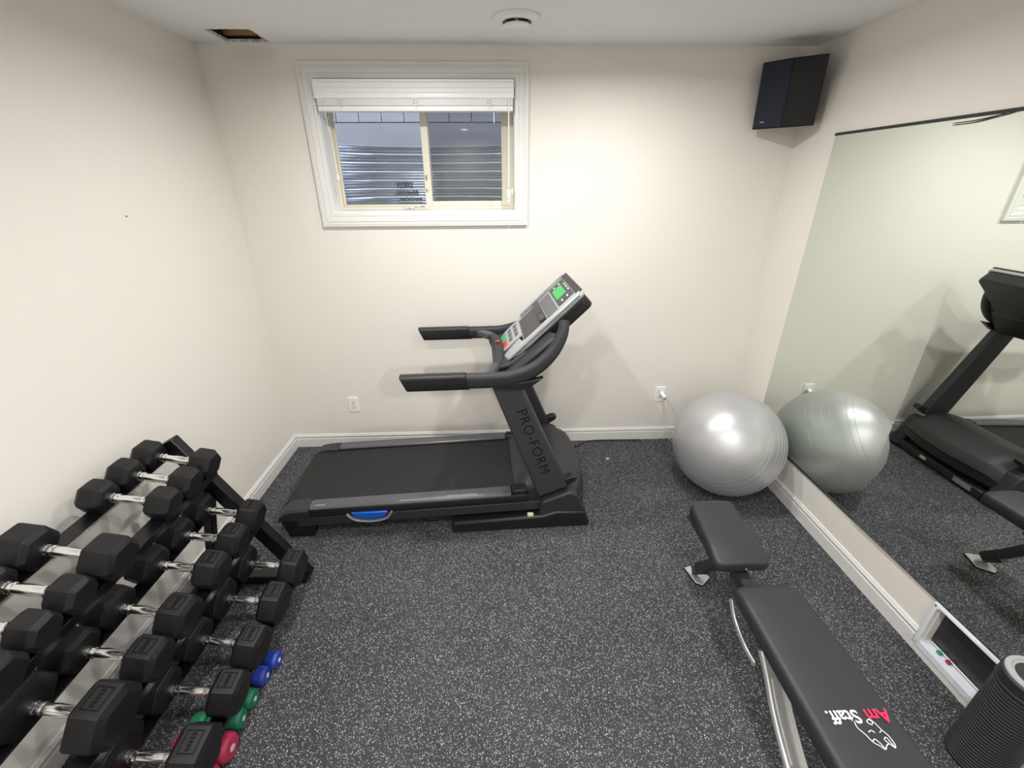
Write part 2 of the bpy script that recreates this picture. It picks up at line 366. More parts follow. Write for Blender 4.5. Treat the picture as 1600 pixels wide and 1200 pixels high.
for row in range(2):
    for k in range(24):
        x = -1.5 + k * .20 + (.1 if row else 0)
        if bmsh is None:
            b = MB().box((0, 0, 0), (.194, .16, .092)).build('brick', mat('grey_brick', (.40, .40, .43), .8, 0, 8, .15, .3, 90), ow, .003); bmsh = b
        else:
            b = bmsh.copy(); S.collection.objects.link(b); b.parent = ow
        b.location = (x, 4.53, 2.246 + row * .1)
struct(MB().box((-1.6, D + .18, 1.2), (4.2, 4.52, 1.3)).build('ground_outside', CONC))
wo2 = MB()
pieces(wo2, 'y', (-1.6, 1.0), (4.2, 3.2), ((WX0 - .002, WZ0 - .002), (WX1 + .002, WZ1 + .002)), D + .10, D + .18)
struct(wo2.build('wall_foundation', CONC))

# ------------------------------------------------------------------ ceiling fittings
POTL = mat('pot_light_lens', (1.0, .96, .90), .5, emit=14)
for (x, y, where) in POTS:
    r = empty('ceiling_light', (x, y, H), label='round recessed ceiling light with white trim ring, ' + where, cat='ceiling light', group='recessed ceiling lights')
    MB().lathe([(.052, -.001), (.052, -.004), (.078, -.005), (.083, -.001), (.083, 0), (.052, 0)], 32).build('trim_ring', WHITE, r)
    MB().lathe([(.0, -.0012), (.051, -.0012), (.051, -.0002), (.0, -.0002)], 28).build('lens', POTL, r)
    ld = bpy.data.lights.new('pot_light', 'AREA'); ld.shape = 'DISK'; ld.size = .075; ld.energy = POT_POWER; ld.color = POT_COL; ld.spread = R(POT_SPREAD)
    lo = bpy.data.objects.new('pot_light', ld); S.collection.objects.link(lo); lo.location = (0, 0, -.008); lo.parent = r
v = empty('ceiling_vent', (1.604, 2.345, H), label='round white ceiling air vent near the window wall', cat='vent')
MB().lathe([(.070, 0), (.100, 0), (.102, -.004), (.098, -.010), (.085, -.016), (.070, -.020), (.062, -.018), (.062, 0)], 40).build('flange', WHITE, v)
MB().lathe([(.0, -.040), (.040, -.039), (.054, -.034), (.058, -.028), (.055, -.026), (.0, -.026)], 36).build('centre_disc', WHITE, v)
MB().lathe([(.0, -.001), (.062, -.001), (.062, -.0005), (.0, -.0005)], 28).build('dark_throat', mat('vent_throat', (.03, .03, .03), .9, 0, 10, .1), v)
MB().lathe([(.0, -.026), (.008, -.026), (.008, -.001), (.0, -.001)], 12).build('stem', WHITE, v)

# nail hole in the left wall
tag(MB().lathe([(.0, .0005), (.0035, .0005), (.003, .003), (0, .0035)], 10, axis='x', mtx=Matrix.Translation((0, 1.935, 1.643))).build('wall_screw', mat('rusty_screw', (.25, .16, .10), .6, .3, 50, .2)), 'tiny rusty screw left in the bare left wall', 'screw')

# ------------------------------------------------------------------ outlets
SLOT = mat('outlet_slot', (.05, .05, .05), .6, 0, 10, .1)
RECP = mat('outlet_face', (.78, .78, .78), .35, 0, 10, .02)
def outlet(x, z, label):
    r = empty('wall_outlet', (x, D, z), label=label, cat='outlet', group='outlets on the window wall')
    mb = MB(); mb.loft([[Vector((a * k, -d, b * k2)) for a, b in rrect(.070, .114, .006, 3)] for d, k, k2 in ((0, 1, 1), (.004, 1, 1), (.006, .94, .965))]); mb.build('cover_plate', WHITE, r)
    for s in (-1, 1):
        c = MB().loft([[Vector((a, -d, b + s * .0195)) for a, b in rrect(.034, .029, .010, 4)] for d in (.0055, .0075)]).build('socket', RECP, r)
        for dx in (-.0065, .0065): MB().box((dx - .001, -.0079, s * .0195 - .002), (dx + .001, -.0074, s * .0195 + .007)).build('slot', SLOT, c)
        MB().lathe([(0, -.0079), (.0024, -.0079), (.0024, -.0074), (0, -.0074)], 8, Matrix.Translation((0, 0, s * .0195 - .008)), 'y').build('slot', SLOT, c)
    MB().lathe([(0, -.0075), (.003, -.007), (.003, -.0055), (0, -.0055)], 10, None, 'y').build('screw', CHROME, r)
    return r
outlet(.467, .338, 'white wall outlet left of the treadmill with nothing plugged in')
ol = outlet(2.653, .372, 'white wall outlet beside the silver ball with a plug in it')
ch = empty('phone_charger', (2.653, D - .008, .388), label='white plug with thin cord in the outlet beside the ball', cat='charger')
MB().sweep([(.004, 0, 0), (.006, -.018, -.005), (.016, -.05, -.02)], rrect(.026, .024, .006, 2), (1, 0, 0), [1, 1, .8]).build('plug', WHITE, ch, .001)
MB().tube(smooth([(.015, -.047, -.019), (.030, -.055, -.07), (.040, -.05, -.14), (.055, -.05, -.24), (.075, -.06, -.33), (.12, -.07, -.376)], 6), .0018, 7).build('cord', CORD, ch)
MB().lathe([(0, 0), (.006, 0), (.006, .006), (0, .006)], 10, Matrix.Translation((.018, -.047, -.0345))).build('strain_relief', BLACKP, ch)
MB().box((-.012, -.004, .003), (.012, -.0005, .012)).build('red_face', mat('red_plastic', (.55, .06, .08), .4, 0, 20, .05), ch)

# ------------------------------------------------------------------ wall mirror: two tall panels side by side
MIRR = mat('mirror_silver', (.80, .845, .79), .012, 1.0)
MEDGE = mat('mirror_edge', (.015, .02, .018), .3, 0, 20, .1)
MY0, MYS, MY1, MZ0, MZ1 = .30, 1.555, 2.424, .279, 1.961
MPW = MYS - MY0
for y0, y1, rz, lab in ((MYS + .0001, MY1, 0, 'tall mirror panel on the right wall, the one beside the room corner'), (MY0, MYS - .0001, math.asin(.013 / MPW), 'wide mirror panel on the right wall, the one nearer the bench')):
    r = empty('wall_mirror', (W, y0, MZ0), rz, label=lab, cat='mirror', group='mirror panels on the right wall')
    MB().box((-.0065, 0, 0), (-.0015, y1 - y0, MZ1 - MZ0)).build('glass', MIRR, r)
    MB().box((-.0015, 0, 0), (0, y1 - y0, MZ1 - MZ0)).build('backing', MEDGE, r)
mb = MB()
for dz in (0, .006): mb.tube(smooth([(W - .012, 1.80, 1.950 - dz), (W - .012, 1.72, 1.951 - dz), (W - .013, 1.64, 1.958 - dz * .5), (W - .023, 1.56, 1.966), (W - .0225, 1.3, 1.970)], 5), .0013, 6)
tag(mb.build('thin_wire', MEDGE), 'thin dark wires hanging along the top edge of the mirror', 'wire')
tag(MB().box((W - .010, MY0, MZ1), (W, MY1 + .002, MZ1 + .012)).box((W - .021, MY0, MZ1 + .0005), (W - .010, MYS, MZ1 + .012)).build('mirror_channel', MEDGE), 'thin black channel running along the top edge of the mirror', 'trim')
tag(MB().box((W - .011, MY0, MZ0 - .007), (W, MY1, MZ0)).build('mirror_channel', MEDGE), 'thin black channel running along the bottom edge of the mirror', 'trim')

# ------------------------------------------------------------------ exercise ball
BALLM = mat('silver_ball_vinyl', (.50, .505, .515), .41, .55, 6, .03, .05, 18)
BR = .313
bx, by = W - .0065 - BR - .004, 2.195
ball = empty('exercise_ball', (bx, by, 0), label='big silver exercise ball resting against the mirror in the corner', cat='ball')
mb = MB(); prof = []
for k in range(97):
    a = -PI / 2 + PI * k / 96; rr_ = BR * math.cos(a)
    prof.append((max(rr_, .0006), BR + BR * math.sin(a)))
TILT = Matrix.Translation((0, 0, BR)) @ Euler((R(35), R(-50), 0)).to_matrix().to_4x4() @ Matrix.Translation((0, 0, -BR))
mb.lathe(prof, 72, TILT); mb.build('bladder', BALLM, ball, ang=60)
mb = MB()
for k in range(-7, 8):                                   # fine moulded ribs
    a = R(k * 3.0 + 18); rr_ = BR * math.cos(a); zz = BR + BR * math.sin(a)
    n = 96; sec = [(.0009 * math.cos(q), .0009 * math.sin(q)) for q in (0, 2.1, 4.2)]
    rings = []
    for i in range(n + 1):
        b_ = 2 * PI * i / n
        rings.append([TILT @ Vector(((rr_ + p) * math.cos(b_), (rr_ + p) * math.sin(b_), zz + q)) for p, q in sec])
    if abs(k) in (0, 2, 5, 7): mb.loft(rings, cap=False)
mb.build('moulded_rib', BALLM, ball)
MB().lathe([(0, .003), (.009, .003), (.012, .0005), (.012, -.002), (0, -.002)], 16, Matrix.Translation((0, 0, BR)) @ Euler((0, R(-92), R(-28))).to_matrix().to_4x4() @ Matrix.Translation((0, 0, BR))).build('air_plug', WHITE, ball)

# ------------------------------------------------------------------ corner loudspeaker
sp = empty('loudspeaker', (W - .16, D - .16, 2.015), label='black two-faced loudspeaker mounted high in the room corner', cat='speaker')
GRILL = mat('speaker_grille_cloth', (.010, .014, .030), .75, 0, 300, .3, .3, 1200)
GLOSS = mat('speaker_black_laminate', (.006, .007, .009), .3, 0, 40, .1, spec=.22)
sp.rotation_mode = 'QUATERNION'; sp.rotation_quaternion = Matrix.Rotation(R(5.0), 3, Vector((1, -1, 0)).normalized()).to_quaternion()
def sl_(x, y): return (x - (W - .16), y - (D - .16))
A_, B_, C_ = (2.912, 2.705), (3.008, 2.592), (3.140, 2.530)
foot = [sl_(*A_), sl_(*B_), sl_(*C_), sl_(W - .03, D - .11), sl_(W - .10, D - .03)]
MB().prism(foot, 'z', 0, .300).build('cabinet', GLOSS, sp, .003)
def panel(p, q, name, m, off=.006, z0=.006, z1=.294):
    d = (Vector((*q, 0)) - Vector((*p, 0))); n = Vector((d.y, -d.x, 0)).normalized(); d.normalize()
    a = Vector((*p, 0)) + d * .004; b = Vector((*q, 0)) - d * .004
    poly = [(a.x + n.x * .0004, a.y + n.y * .0004), (b.x + n.x * .0004, b.y + n.y * .0004), (b.x + n.x * off, b.y + n.y * off), (a.x + n.x * off, a.y + n.y * off)]
    return MB().prism(poly, 'z', z0, z1).build(name, m, sp, .002)
panel(foot[0], foot[1], 'grille', GRILL); panel(foot[1], foot[2], 'side_panel', GLOSS, .003)
d_ = (Vector((*foot[1], 0)) - Vector((*foot[0], 0))).normalized(); n_ = Vector((d_.y, -d_.x, 0))
bp = Vector((*foot[0], 0)) + d_ * .048 + n_ * .0066 + Vector((0, 0, .032))
mtx = Matrix.Translation(bp) @ Matrix(((d_.x, 0, n_.x, 0), (d_.y, 0, n_.y, 0), (0, 1, 0, 0), (0, 0, 0, 1)))
MB().box((-.010, -.0025, 0), (.010, .0025, .001), mtx).build('badge', SILVER, sp)
MB().box((W - .1 - (W - .16), D - .1 - (D - .16), .12), (.16, .16, .18)).build('wall_bracket', BLACKP, sp)

# ------------------------------------------------------------------ pet door in the right wall
pd = empty('pet_door', (W, (PY0 + PY1) / 2, .03), label='white framed cat flap set low in the right wall below the mirror', cat='pet door')
fy0, fy1, fz0, fz1 = PY0 - .025 - (PY0 + PY1) / 2, PY1 + .025 - (PY0 + PY1) / 2, 0, .240
iy0, iy1, iz0, iz1 = fy0 + .016, fy1 - .020, .030, fz1 - .015
PDW = mat('white_pet_door_plastic', (.80, .82, .88), .35, 0, 10, .02)
mb = MB()
outer = [((fy0 + fy1) / 2 + a, (fz0 + fz1) / 2 + b) for a, b in rrect(fy1 - fy0, fz1 - fz0, .012, 4)]
inner = [((iy0 + iy1) / 2 + a, (iz0 + iz1) / 2 + b) for a, b in rrect(iy1 - iy0, iz1 - iz0, .016, 4)]
mb.loft([[Vector((-d, y, z)) for y, z in ring] for ring, d in ((outer, 0.0005), (outer, .014), ([(y * .97, z * .97 + .003) for y, z in outer], .017), (inner, .017), ([(y * .975, (z - .127) * .975 + .127) for y, z in inner], -.030), ([(y * .93, (z - .127) * .94 + .127) for y, z in inner], -.030))], cap=False)
mb.build('frame', PDW, pd)
MB().loft([[Vector((d, y * .945, (z - .127) * .95 + .127)) for y, z in inner] for d in (.026, .032)]).build('flap', mat('smoked_flap', (.028, .028, .032), .25, 0, 10, .1), pd)
MB().tube([(.022, iy0 + .016, iz0 + .012), (.022, iy1 - .016, iz0 + .012)], .003, 8).build('flap_bar', WHITE, pd)
MB().box((.006, .050, iz0 + .004), (.024, .066, iz0 + .014)).build('lock_tab', mat('green_plastic', (.02, .28, .20), .4, 0, 20, .05), pd, .002)
MB().box((.006, .012, iz0 + .004), (.024, .028, iz0 + .014)).build('lock_tab', mat('dark_red_plastic', (.33, .03, .04), .4, 0, 20, .05), pd, .002)
MB().lathe([(0, -.0185), (.004, -.0180), (.004, -.0165), (0, -.0165)], 10, Matrix.Translation((0, fy1 - .012, fz1 - .014)), 'x').build('screw', SLOT, pd)

# ------------------------------------------------------------------ foam roller standing in front of the pet door
fr = empty('foam_roller', (3.066, .733, 0), label='black ribbed foam roller standing on end beside the bench', cat='foam roller')
prof = [(.060, .0), (.074, .006)]
z = .012
while z < .375:
    prof += [(.0765, z), (.0765, z + .0065), (.0730, z + .0085), (.0730, z + .0110)]; z += .0125
prof += [(.0765, .380), (.0785, .383), (.0785, .387), (.0765, .390), (.0765, .424), (.071, .430), (.060, .430)]
MB().lathe(prof, 56).build('body', mat('black_foam', (.017, .017, .019), .5, 0, 40, .1, .1, 400), fr, ang=30)
RG = mat('grey_roller_cap', (.33, .34, .35), .4, 0, 30, .05)
MB().lathe([(.060, .425), (.072, .431), (.070, .435), (.058, .436), (.055, .432), (.050, .432), (.048, .426), (.042, .426), (.040, .420), (.034, .420), (.030, .400), (.020, .36), (.060, .400)], 48).build('end_cap', RG, fr)

# ------------------------------------------------------------------ weight bench
bn = empty('weight_bench', (2.46, 1.0, 0), label='flat grey-black weight bench with split pads and printed logo', cat='bench')
bno = Vector(bn.location)
def bnm(m): m.v = [tuple(Vector(v) - bno) for v in m.v]; return m
def pad(corners, z0, z1, name, rr=.035, crown=.003, near_slope=0, far_slope=0):
    # corners: far-left, far-right, near-right, near-left; lofted along y with rounded plan corners and softened ends
    (xl0, y0), (xr0, _), (xr1, y1), (xl1, _) = corners
    L = y0 - y1; st = []
    for q in (0, .004, .012, .024, rr): st.append(q)
    n = 12
    for k in range(1, n): st.append(rr + (L - 2 * rr) * k / n)
    for q in (rr, .024, .012, .004, 0): st.append(L - q)
    if near_slope: st.append(L - .085)
    if far_slope: st.append(.06)
    st.sort(); rings = []
    for q in st:
        u = q / L; xl, xr = xl0 + (xl1 - xl0) * u, xr0 + (xr1 - xr0) * u
        e = min(q, L - q); ins = rr - math.sqrt(max(0, rr * rr - max(0, rr - e) ** 2)) if e < rr else 0
        low = near_slope * max(0, (q - (L - .085)) / .085) + far_slope * max(0, (.06 - q) / .06)
        soft = .010 * max(0, 1 - e / .014) ** 2
        a, b, zt, y = xl + ins, xr - ins, z1 - low - soft, y0 - q
        zb = z0 + .5 * soft
        rings.append([Vector(v) for v in ((a + .006, y, zb), (a, y, zb + .008), (a, y, zt - .018), (a + .003, y, zt - .009), (a + .009, y, zt - .003), (a + .02, y, zt), ((a + b) / 2, y, zt + crown),
                      (b - .02, y, zt), (b - .009, y, zt - .003), (b - .003, y, zt - .009), (b, y, zt - .018), (b, y, zb + .008), (b - .006, y, zb))])
    return bnm(MB().loft(rings)).build(name, VINYLB, bn, ang=50)
seat = pad([(2.375, 1.575), (2.572, 1.575), (2.568, 1.215), (2.336, 1.215)], .352, .412, 'seat_pad', .035, near_slope=.014)
bk = pad([(2.352, 1.118), (2.584, 1.118), (2.594, .20), (2.334, .20)], .350, .412, 'back_pad', .035, far_slope=.016)
bnm(MB().lathe([(0, 0), (.006, 0), (.005, -.004), (0, -.005)], 12, Matrix.Translation((2.462, 1.214, .366)), 'y')).build('bolt', CHROME, bn)
SB = mat('bench_silver_steel', (.66, .665, .66), .30, .65, 30, .04)
DS = mat('bench_grey_steel', (.035, .036, .039), .42, .2, 40, .08)
bnm(MB().box((2.36, 1.225, .343), (2.55, 1.545, .355))).build('seat_board', BLACKP, bn, .003)
bnm(MB().box((2.36, .22, .338), (2.58, 1.09, .350))).build('back_board', BLACKP, bn, .003)
bnm(MB().sweep([(2.46, 1.50, .06), (2.46, 1.43, .15), (2.46, 1.36, .26), (2.46, 1.30, .315)], rrect(.06, .045, .006, 2), (1, 0, 0))).build('rear_post', DS, bn, .002)
bnm(MB().box((2.435, .25, .285), (2.485, 1.42, .335))).build('main_beam', DS, bn, .005)
bnm(MB().sweep([(2.432, 1.512, .030), (2.462, 1.492, .055), (2.475, 1.43, .12)], rrect(.042, .036, .005, 2), (0, .6, .4))).build('foot_tube', DS, bn, .002)
mb = MB(); Q = [(2.405, 1.545), (2.478, 1.568), (2.505, 1.482), (2.452, 1.44), (2.425, 1.456)]
mb.prism(Q, 'z', 0.006, .012); bnm(mb).build('foot_plate', SB, bn, .002)
bnm(MB().prism([((x - 2.455) * 1.06 + 2.455, (y - 1.5) * 1.06 + 1.5) for x, y in Q], 'z', 0, .007)).build('foot_pad', RUBBER, bn, .002)
# curved silver ladder plate under the back pad, and front leg
arc = smooth([(2.352, 1.105, .338), (2.352, 1.06, .29), (2.352, .98, .262), (2.352, .91, .262)], 6)
bnm(MB().sweep(arc, rrect(.006, .022, .0025, 2), (1, 0, 0))).build('adjuster_arc', SB, bn)
leg = smooth([(2.40, .925, .312), (2.40, .86, .25), (2.395, .80, .20), (2.39, .70, .135), (2.385, .56, .06), (2.38, .45, .018)], 6)
lg = bnm(MB().sweep(leg, rrect(.070, .024, .008, 3), (1, 0, 0))).build('front_leg', SB, bn)
bnm(MB().sweep([Vector(p) + Vector((0, 0, .0165)) for p in leg[6:20]], rrect(.040, .006, .003, 2), (1, 0, 0))).build('leg_rib', SB, lg)
bnm(MB().tube([(2.40, .925, .312), (2.46, .925, .312)], .018, 12)).build('pivot', DS, bn)
bnm(MB().box((2.20, .42, .0), (2.72, .48, .05))).build('front_foot', DS, bn, .006)
# printed logo, upside down for the camera: text plus a line-drawn dog head
PW = mat('white_print', (.85, .85, .85), .5, 0, 60, .03); PR_ = mat('red_print', (.62, .02, .10), .5, 0, 60, .05)
zt = .4158
def tm(x, y): return Matrix.Translation(Vector((x, y, zt)) - bno) @ Matrix.Rotation(PI, 4, 'Z')
text_obj('logo_lettering', 'Staff.', .047, tm(2.434, .668), PW, bk, .0003, 0, 1.0, .0008)
text_obj('logo_lettering', 'Am', .047, tm(2.531, .668), PR_, bk, .0003, 0, .98, .0012)
dog = [[(2.455, .655), (2.452, .640), (2.462, .622), (2.468, .606), (2.480, .596), (2.488, .588), (2.497, .596), (2.508, .600), (2.516, .590), (2.522, .602), (2.520, .620), (2.513, .632), (2.508, .648), (2.500, .660)],
       [(2.468, .606), (2.478, .612), (2.486, .600), (2.488, .588)], [(2.508, .600), (2.503, .610), (2.512, .614), (2.516, .590)],
       [(2.474, .628), (2.484, .632), (2.490, .626)], [(2.503, .626), (2.510, .630)], [(2.488, .652), (2.496, .645), (2.503, .652), (2.496, .658), (2.488, .652)]]
for k, ln in enumerate(dog):
    pts = smooth([(x, y, zt) for x, y in ln], 3)
    bnm(MB().sweep(pts, [(-.0003, -.0011), (.0003, -.0011), (.0003, .0011), (-.0003, .0011)], (0, 0, 1))).build('logo_line', PW, bk)

# ------------------------------------------------------------------ dumbbell rack and hex dumbbells
TA = R(12)                                               # shelves tip towards the room
TIERS = {'top': (.205, .765), 'middle': (.325, .50), 'bottom': (.468, .25)}
rk = empty('dumbbell_rack', (.33, .95, 0), label='black steel three-tier dumbbell rack along the left wall', cat='rack')
rko = Vector(rk.location)
def rkm(m): m.v = [tuple(Vector(v) - rko) for v in m.v]; return m
RY0, RY1 = .34, 1.562
AF = {'top': .104, 'middle': .120, 'bottom': .142}
for tn, (cx_, cz_) in TIERS.items():
    for s in (-1, 1):
        lx = s * .100; z0 = -AF[tn] / 2 - .001
        mt = Matrix.Translation((cx_, 0, cz_)) @ Matrix.Rotation(TA, 4, 'Y')
        # angle iron: flat leg under the heads and a lip turned down on the outside
        poly = [(lx - .026, z0), (lx + .026, z0), (lx + .026, z0 - .004), (lx - .022 * 1, z0 - .004), (lx - .022, z0 - .036), (lx - .026, z0 - .036)] if s < 0 else \
               [(lx - .026, z0), (lx + .026, z0), (lx + .026, z0 - .036), (lx + .022, z0 - .036), (lx + .022, z0 - .004), (lx - .026, z0 - .004)]
        rkm(MB().prism(poly, 'y', RY0, RY1 - .03, mt)).build('shelf_rail', STEELB, rk, .0015)
def rx(z): return .205 + (.765 - z) * (.468 - .205) / (.765 - .25)
for y in (RY0 - .01, RY1):
    a, b = (rx(.83) - .035, .83 - .02), (rx(.03) - .035, .03)
    mb = MB(); hw = .033
    dv = Vector((b[0] - a[0], b[1] - a[1])).normalized(); nn = Vector((-dv.y, dv.x)) * hw
    # offset the post below the shelf line so the shelves bolt on to it
    poly = [(a[0] - nn.x, a[1] - nn.y), (a[0] + nn.x, a[1] + nn.y), (b[0] + nn.x, b[1] + nn.y), (b[0] - nn.x, b[1] - nn.y)]
    mb.prism(poly, 'y', y - .022, y + .022); rkm(mb).build('post', STEELB, rk, .004)
    rkm(MB().box((.03, y - .025, 0), (.545, y + .025, .045))).build('foot', STEELB, rk, .004)
    rkm(MB().sweep([(.10, y, .045), (.19, y, .42), (.24, y, .60)], rrect(.04, .04, .004, 1), (0, 1, 0))).build('brace', STEELB, rk)
rkm(MB().box((.235, RY0, .10), (.285, RY1 - .03, .14))).build('stretcher', STEELB, rk, .003)

HEX_C = {}
def hex_mesh(af, L):
    key = ('h', af, L)
    if key in HEX_C: return HEX_C[key]
    Rr = af / math.sqrt(3); rings = []
    for t, k in ((0, .62), (.004, .80), (.014, .975), (.018, 1.0), (L - .020, 1.0), (L - .014, .985), (L - .002, .80), (L, .76)):
        ring = []
        for i in range(6):
            for da in (-3.2, 3.2):
                a = R(60 * i + da); ring.append(Vector((t, Rr * k * .992 * math.cos(a), Rr * k * .992 * math.sin(a))))
        rings.append(ring)
    HEX_C[key] = MB().loft(rings).mesh('head', RUBBER, 20); return HEX_C[key]
def frame_mesh(af, L):
    key = ('f', af, L)
    if key in HEX_C: return HEX_C[key]
    Rr = af / math.sqrt(3); w, l = Rr * .60, L * .40; x0 = L * .50; zt_ = Rr * .992 * math.sin(R(63.2)) - .0003; mb = MB()
    th = .0032
    for a, b in (((x0 - l / 2 - th, -w / 2 - th), (x0 - l / 2, w / 2 + th)), ((x0 + l / 2, -w / 2 - th), (x0 + l / 2 + th, w / 2 + th)), ((x0 - l / 2, -w / 2 - th), (x0 + l / 2, -w / 2)), ((x0 - l / 2, w / 2), (x0 + l / 2, w / 2 + th))):
        mb.box((a[0], a[1], zt_), (b[0], b[1], zt_ + .0012))
    for k in range(5):                                    # worn raised marks in the middle of the panel
        y = -w * .36 + k * w * .18; mb.box((x0 - .006, y - .0035, zt_), (x0 + .006, y + .0035, zt_ + .0008))
    HEX_C[key] = mb.mesh('label_frame', mat('rubber_label', (.003, .003, .0035), .6, 0, 30, .1, spec=.2)); return HEX_C[key]
def handle_mesh(g):
    if 'g' in HEX_C: return HEX_C['g']
    h = g / 2; prof = [(.0165, -h - .006), (.0165, -h + .006), (.0125, -h + .009), (.0125, -h + .015), (.0165, -h + .017), (.0165, -h + .024), (.0135, -h + .027), (.0150, -h + .045), (.0160, 0),
                       (.0150, h - .045), (.0135, h - .027), (.0165, h - .024), (.0165, h - .017), (.0125, h - .015), (.0125, h - .009), (.0165, h - .006), (.0165, h + .006)]
    HEX_C['g'] = MB().lathe(prof, 16, None, 'x').mesh('handle', CHROME, 40); return HEX_C['g']
GRIP = .124
def obj_from(me, name, parent):
    o = bpy.data.objects.new(name, me); S.collection.objects.link(o); o.parent = parent; return o
ORD = ['far end', 'second from the far end', 'third from the far end', 'fourth from the far end', 'fifth from the far end', 'sixth from the far end', 'seventh from the far end']
DB = {'top': [(1.490, .103, .082), (1.370, .102, .082), (1.249, .101, .082), (1.003, .118, .100), (.882, .094, .080), (.774, .092, .078), (.655, .112, .098)],
      'middle': [(1.480, .118, .084), (1.336, .119, .088), (1.190, .122, .090), (1.010, .124, .092), (.870, .116, .092), (.710, .150, .096)],
      'bottom': [(1.420, .140, .090), (1.244, .144, .090), (1.072, .138, .092), (.908, .128, .094), (.720, .158, .098)]}
rr = random.Random(11)
for tn, lst in DB.items():
    cx_, cz_ = TIERS[tn]; zr = -AF[tn] / 2
    for i, (y, af, L) in enumerate(lst):
        lift = zr + af / 2 * .992
        loc = Vector((cx_, y, cz_)) + Matrix.Rotation(TA, 3, 'Y') @ Vector((0, 0, lift))
        r = empty('hex_dumbbell', loc, label='black rubber hex dumbbell on the %s tier of the rack, %s' % (tn, ORD[i]), cat='dumbbell', group='hex dumbbells on the rack')
        r.rotation_euler = (0, TA, R(rr.uniform(-2.5, 2.5)))
        obj_from(handle_mesh(GRIP), 'handle', r)
        for s in (0, 1):
            h = obj_from(hex_mesh(af, L), 'head', r)
            h.location = (GRIP / 2, 0, 0) if s else (-GRIP / 2, 0, 0); h.rotation_euler = (0, 0, 0 if s else PI)
            if s and tn != 'top': obj_from(frame_mesh(af, L), 'label_frame', h)

# small coloured dumbbells on the floor under the rack
def small_db(x, y, r0, L, col, name, lab, rz):
    m = mat(name + '_vinyl', col, .45, 0, 40, .05, .1, 300)
    r = empty('small_dumbbell', (x, y, 0), rz, label=lab, cat='dumbbell', group='small coloured dumbbells on the floor')
    hl = L * .30
    for s in (-1, 1):
        prof = [(r0 * .45, 0), (r0 * .82, .003), (r0 * .97, .010), (r0, .018), (r0, hl - .016), (r0 * .95, hl - .008), (r0 * .78, hl - .001), (r0 * .4, hl), (.001, hl)]
        h = MB().lathe([(a, s * (L / 2 - hl + t)) for a, t in prof], 8 if r0 > .05 else 24, Matrix.Translation((0, 0, r0)), 'x').build('head', m, r)
        MB().lathe([(.0, s * (L / 2 + .0002)), (r0 * .26, s * (L / 2 + .0002)), (r0 * .26, s * (L / 2 + .0012)), (0, s * (L / 2 + .0012))], 14, Matrix.Translation((0, 0, r0)), 'x').build('end_mark', mat('pale_print', (.62, .62, .66), .5, 0, 60, .05), h)
    MB().lathe([(.014, -L / 2 + hl - .004), (.013, 0), (.014, L / 2 - hl + .004)], 14, Matrix.Translation((0, 0, r0)), 'x').build('handle', m, r)
BLUE, GREEN, PINK = (.016, .045, .34), (.008, .17, .085), (.44, .025, .085)
small_db(.512, 1.145, .033, .17, BLUE, 'blue', 'small blue dumbbell on the floor under the rack, the farther one', R(-4))
small_db(.494, 1.075, .034, .17, BLUE, 'blue', 'small blue dumbbell on the floor beside the green ones', R(3))
small_db(.488, 1.000, .034, .17, GREEN, 'green', 'small green dumbbell on the floor beside the blue ones', R(-3))
small_db(.480, .925, .035, .17, GREEN, 'green', 'small green dumbbell on the floor beside the pink ones', R(4))
small_db(.483, .842, .044, .19, PINK, 'pink', 'small pink dumbbell on the floor beside the green ones', R(-3))
small_db(.474, .745, .044, .19, PINK, 'pink', 'small pink dumbbell on the floor nearest the camera', R(2))

# ------------------------------------------------------------------ treadmill (long axis along x, walking end at the left)
tr = empty('treadmill', (1.2, 1.87, 0), R(2.2), label='black folding treadmill with silver console under the window', cat='treadmill')
to = Vector(tr.location)
def tb(m, name, ma, bev=0, parent=None, ang=35, seg=2):
    m.v = [tuple(Vector(v) - to) for v in m.v]; return m.build(name, ma, parent or tr, bev, seg, ang)
XA, XB = .30, 1.62                       # deck from rear end to motor hood
NY, FY = 1.866, 2.535                    # near and far outer edges of the deck
def zt_(x): return .168 + .034 * (x - XA) / (XB - XA)
def slab(x0, x1, y0, y1, dz0, dz1):
    vs = []
    for x in (x0, x1):
        for y, dz in ((y0, dz0), (y1, dz0), (y1, dz1), (y0, dz1)): vs.append(Vector((x, y, zt_(x) + dz)))
    return MB().loft([vs[:4], vs[4:]])
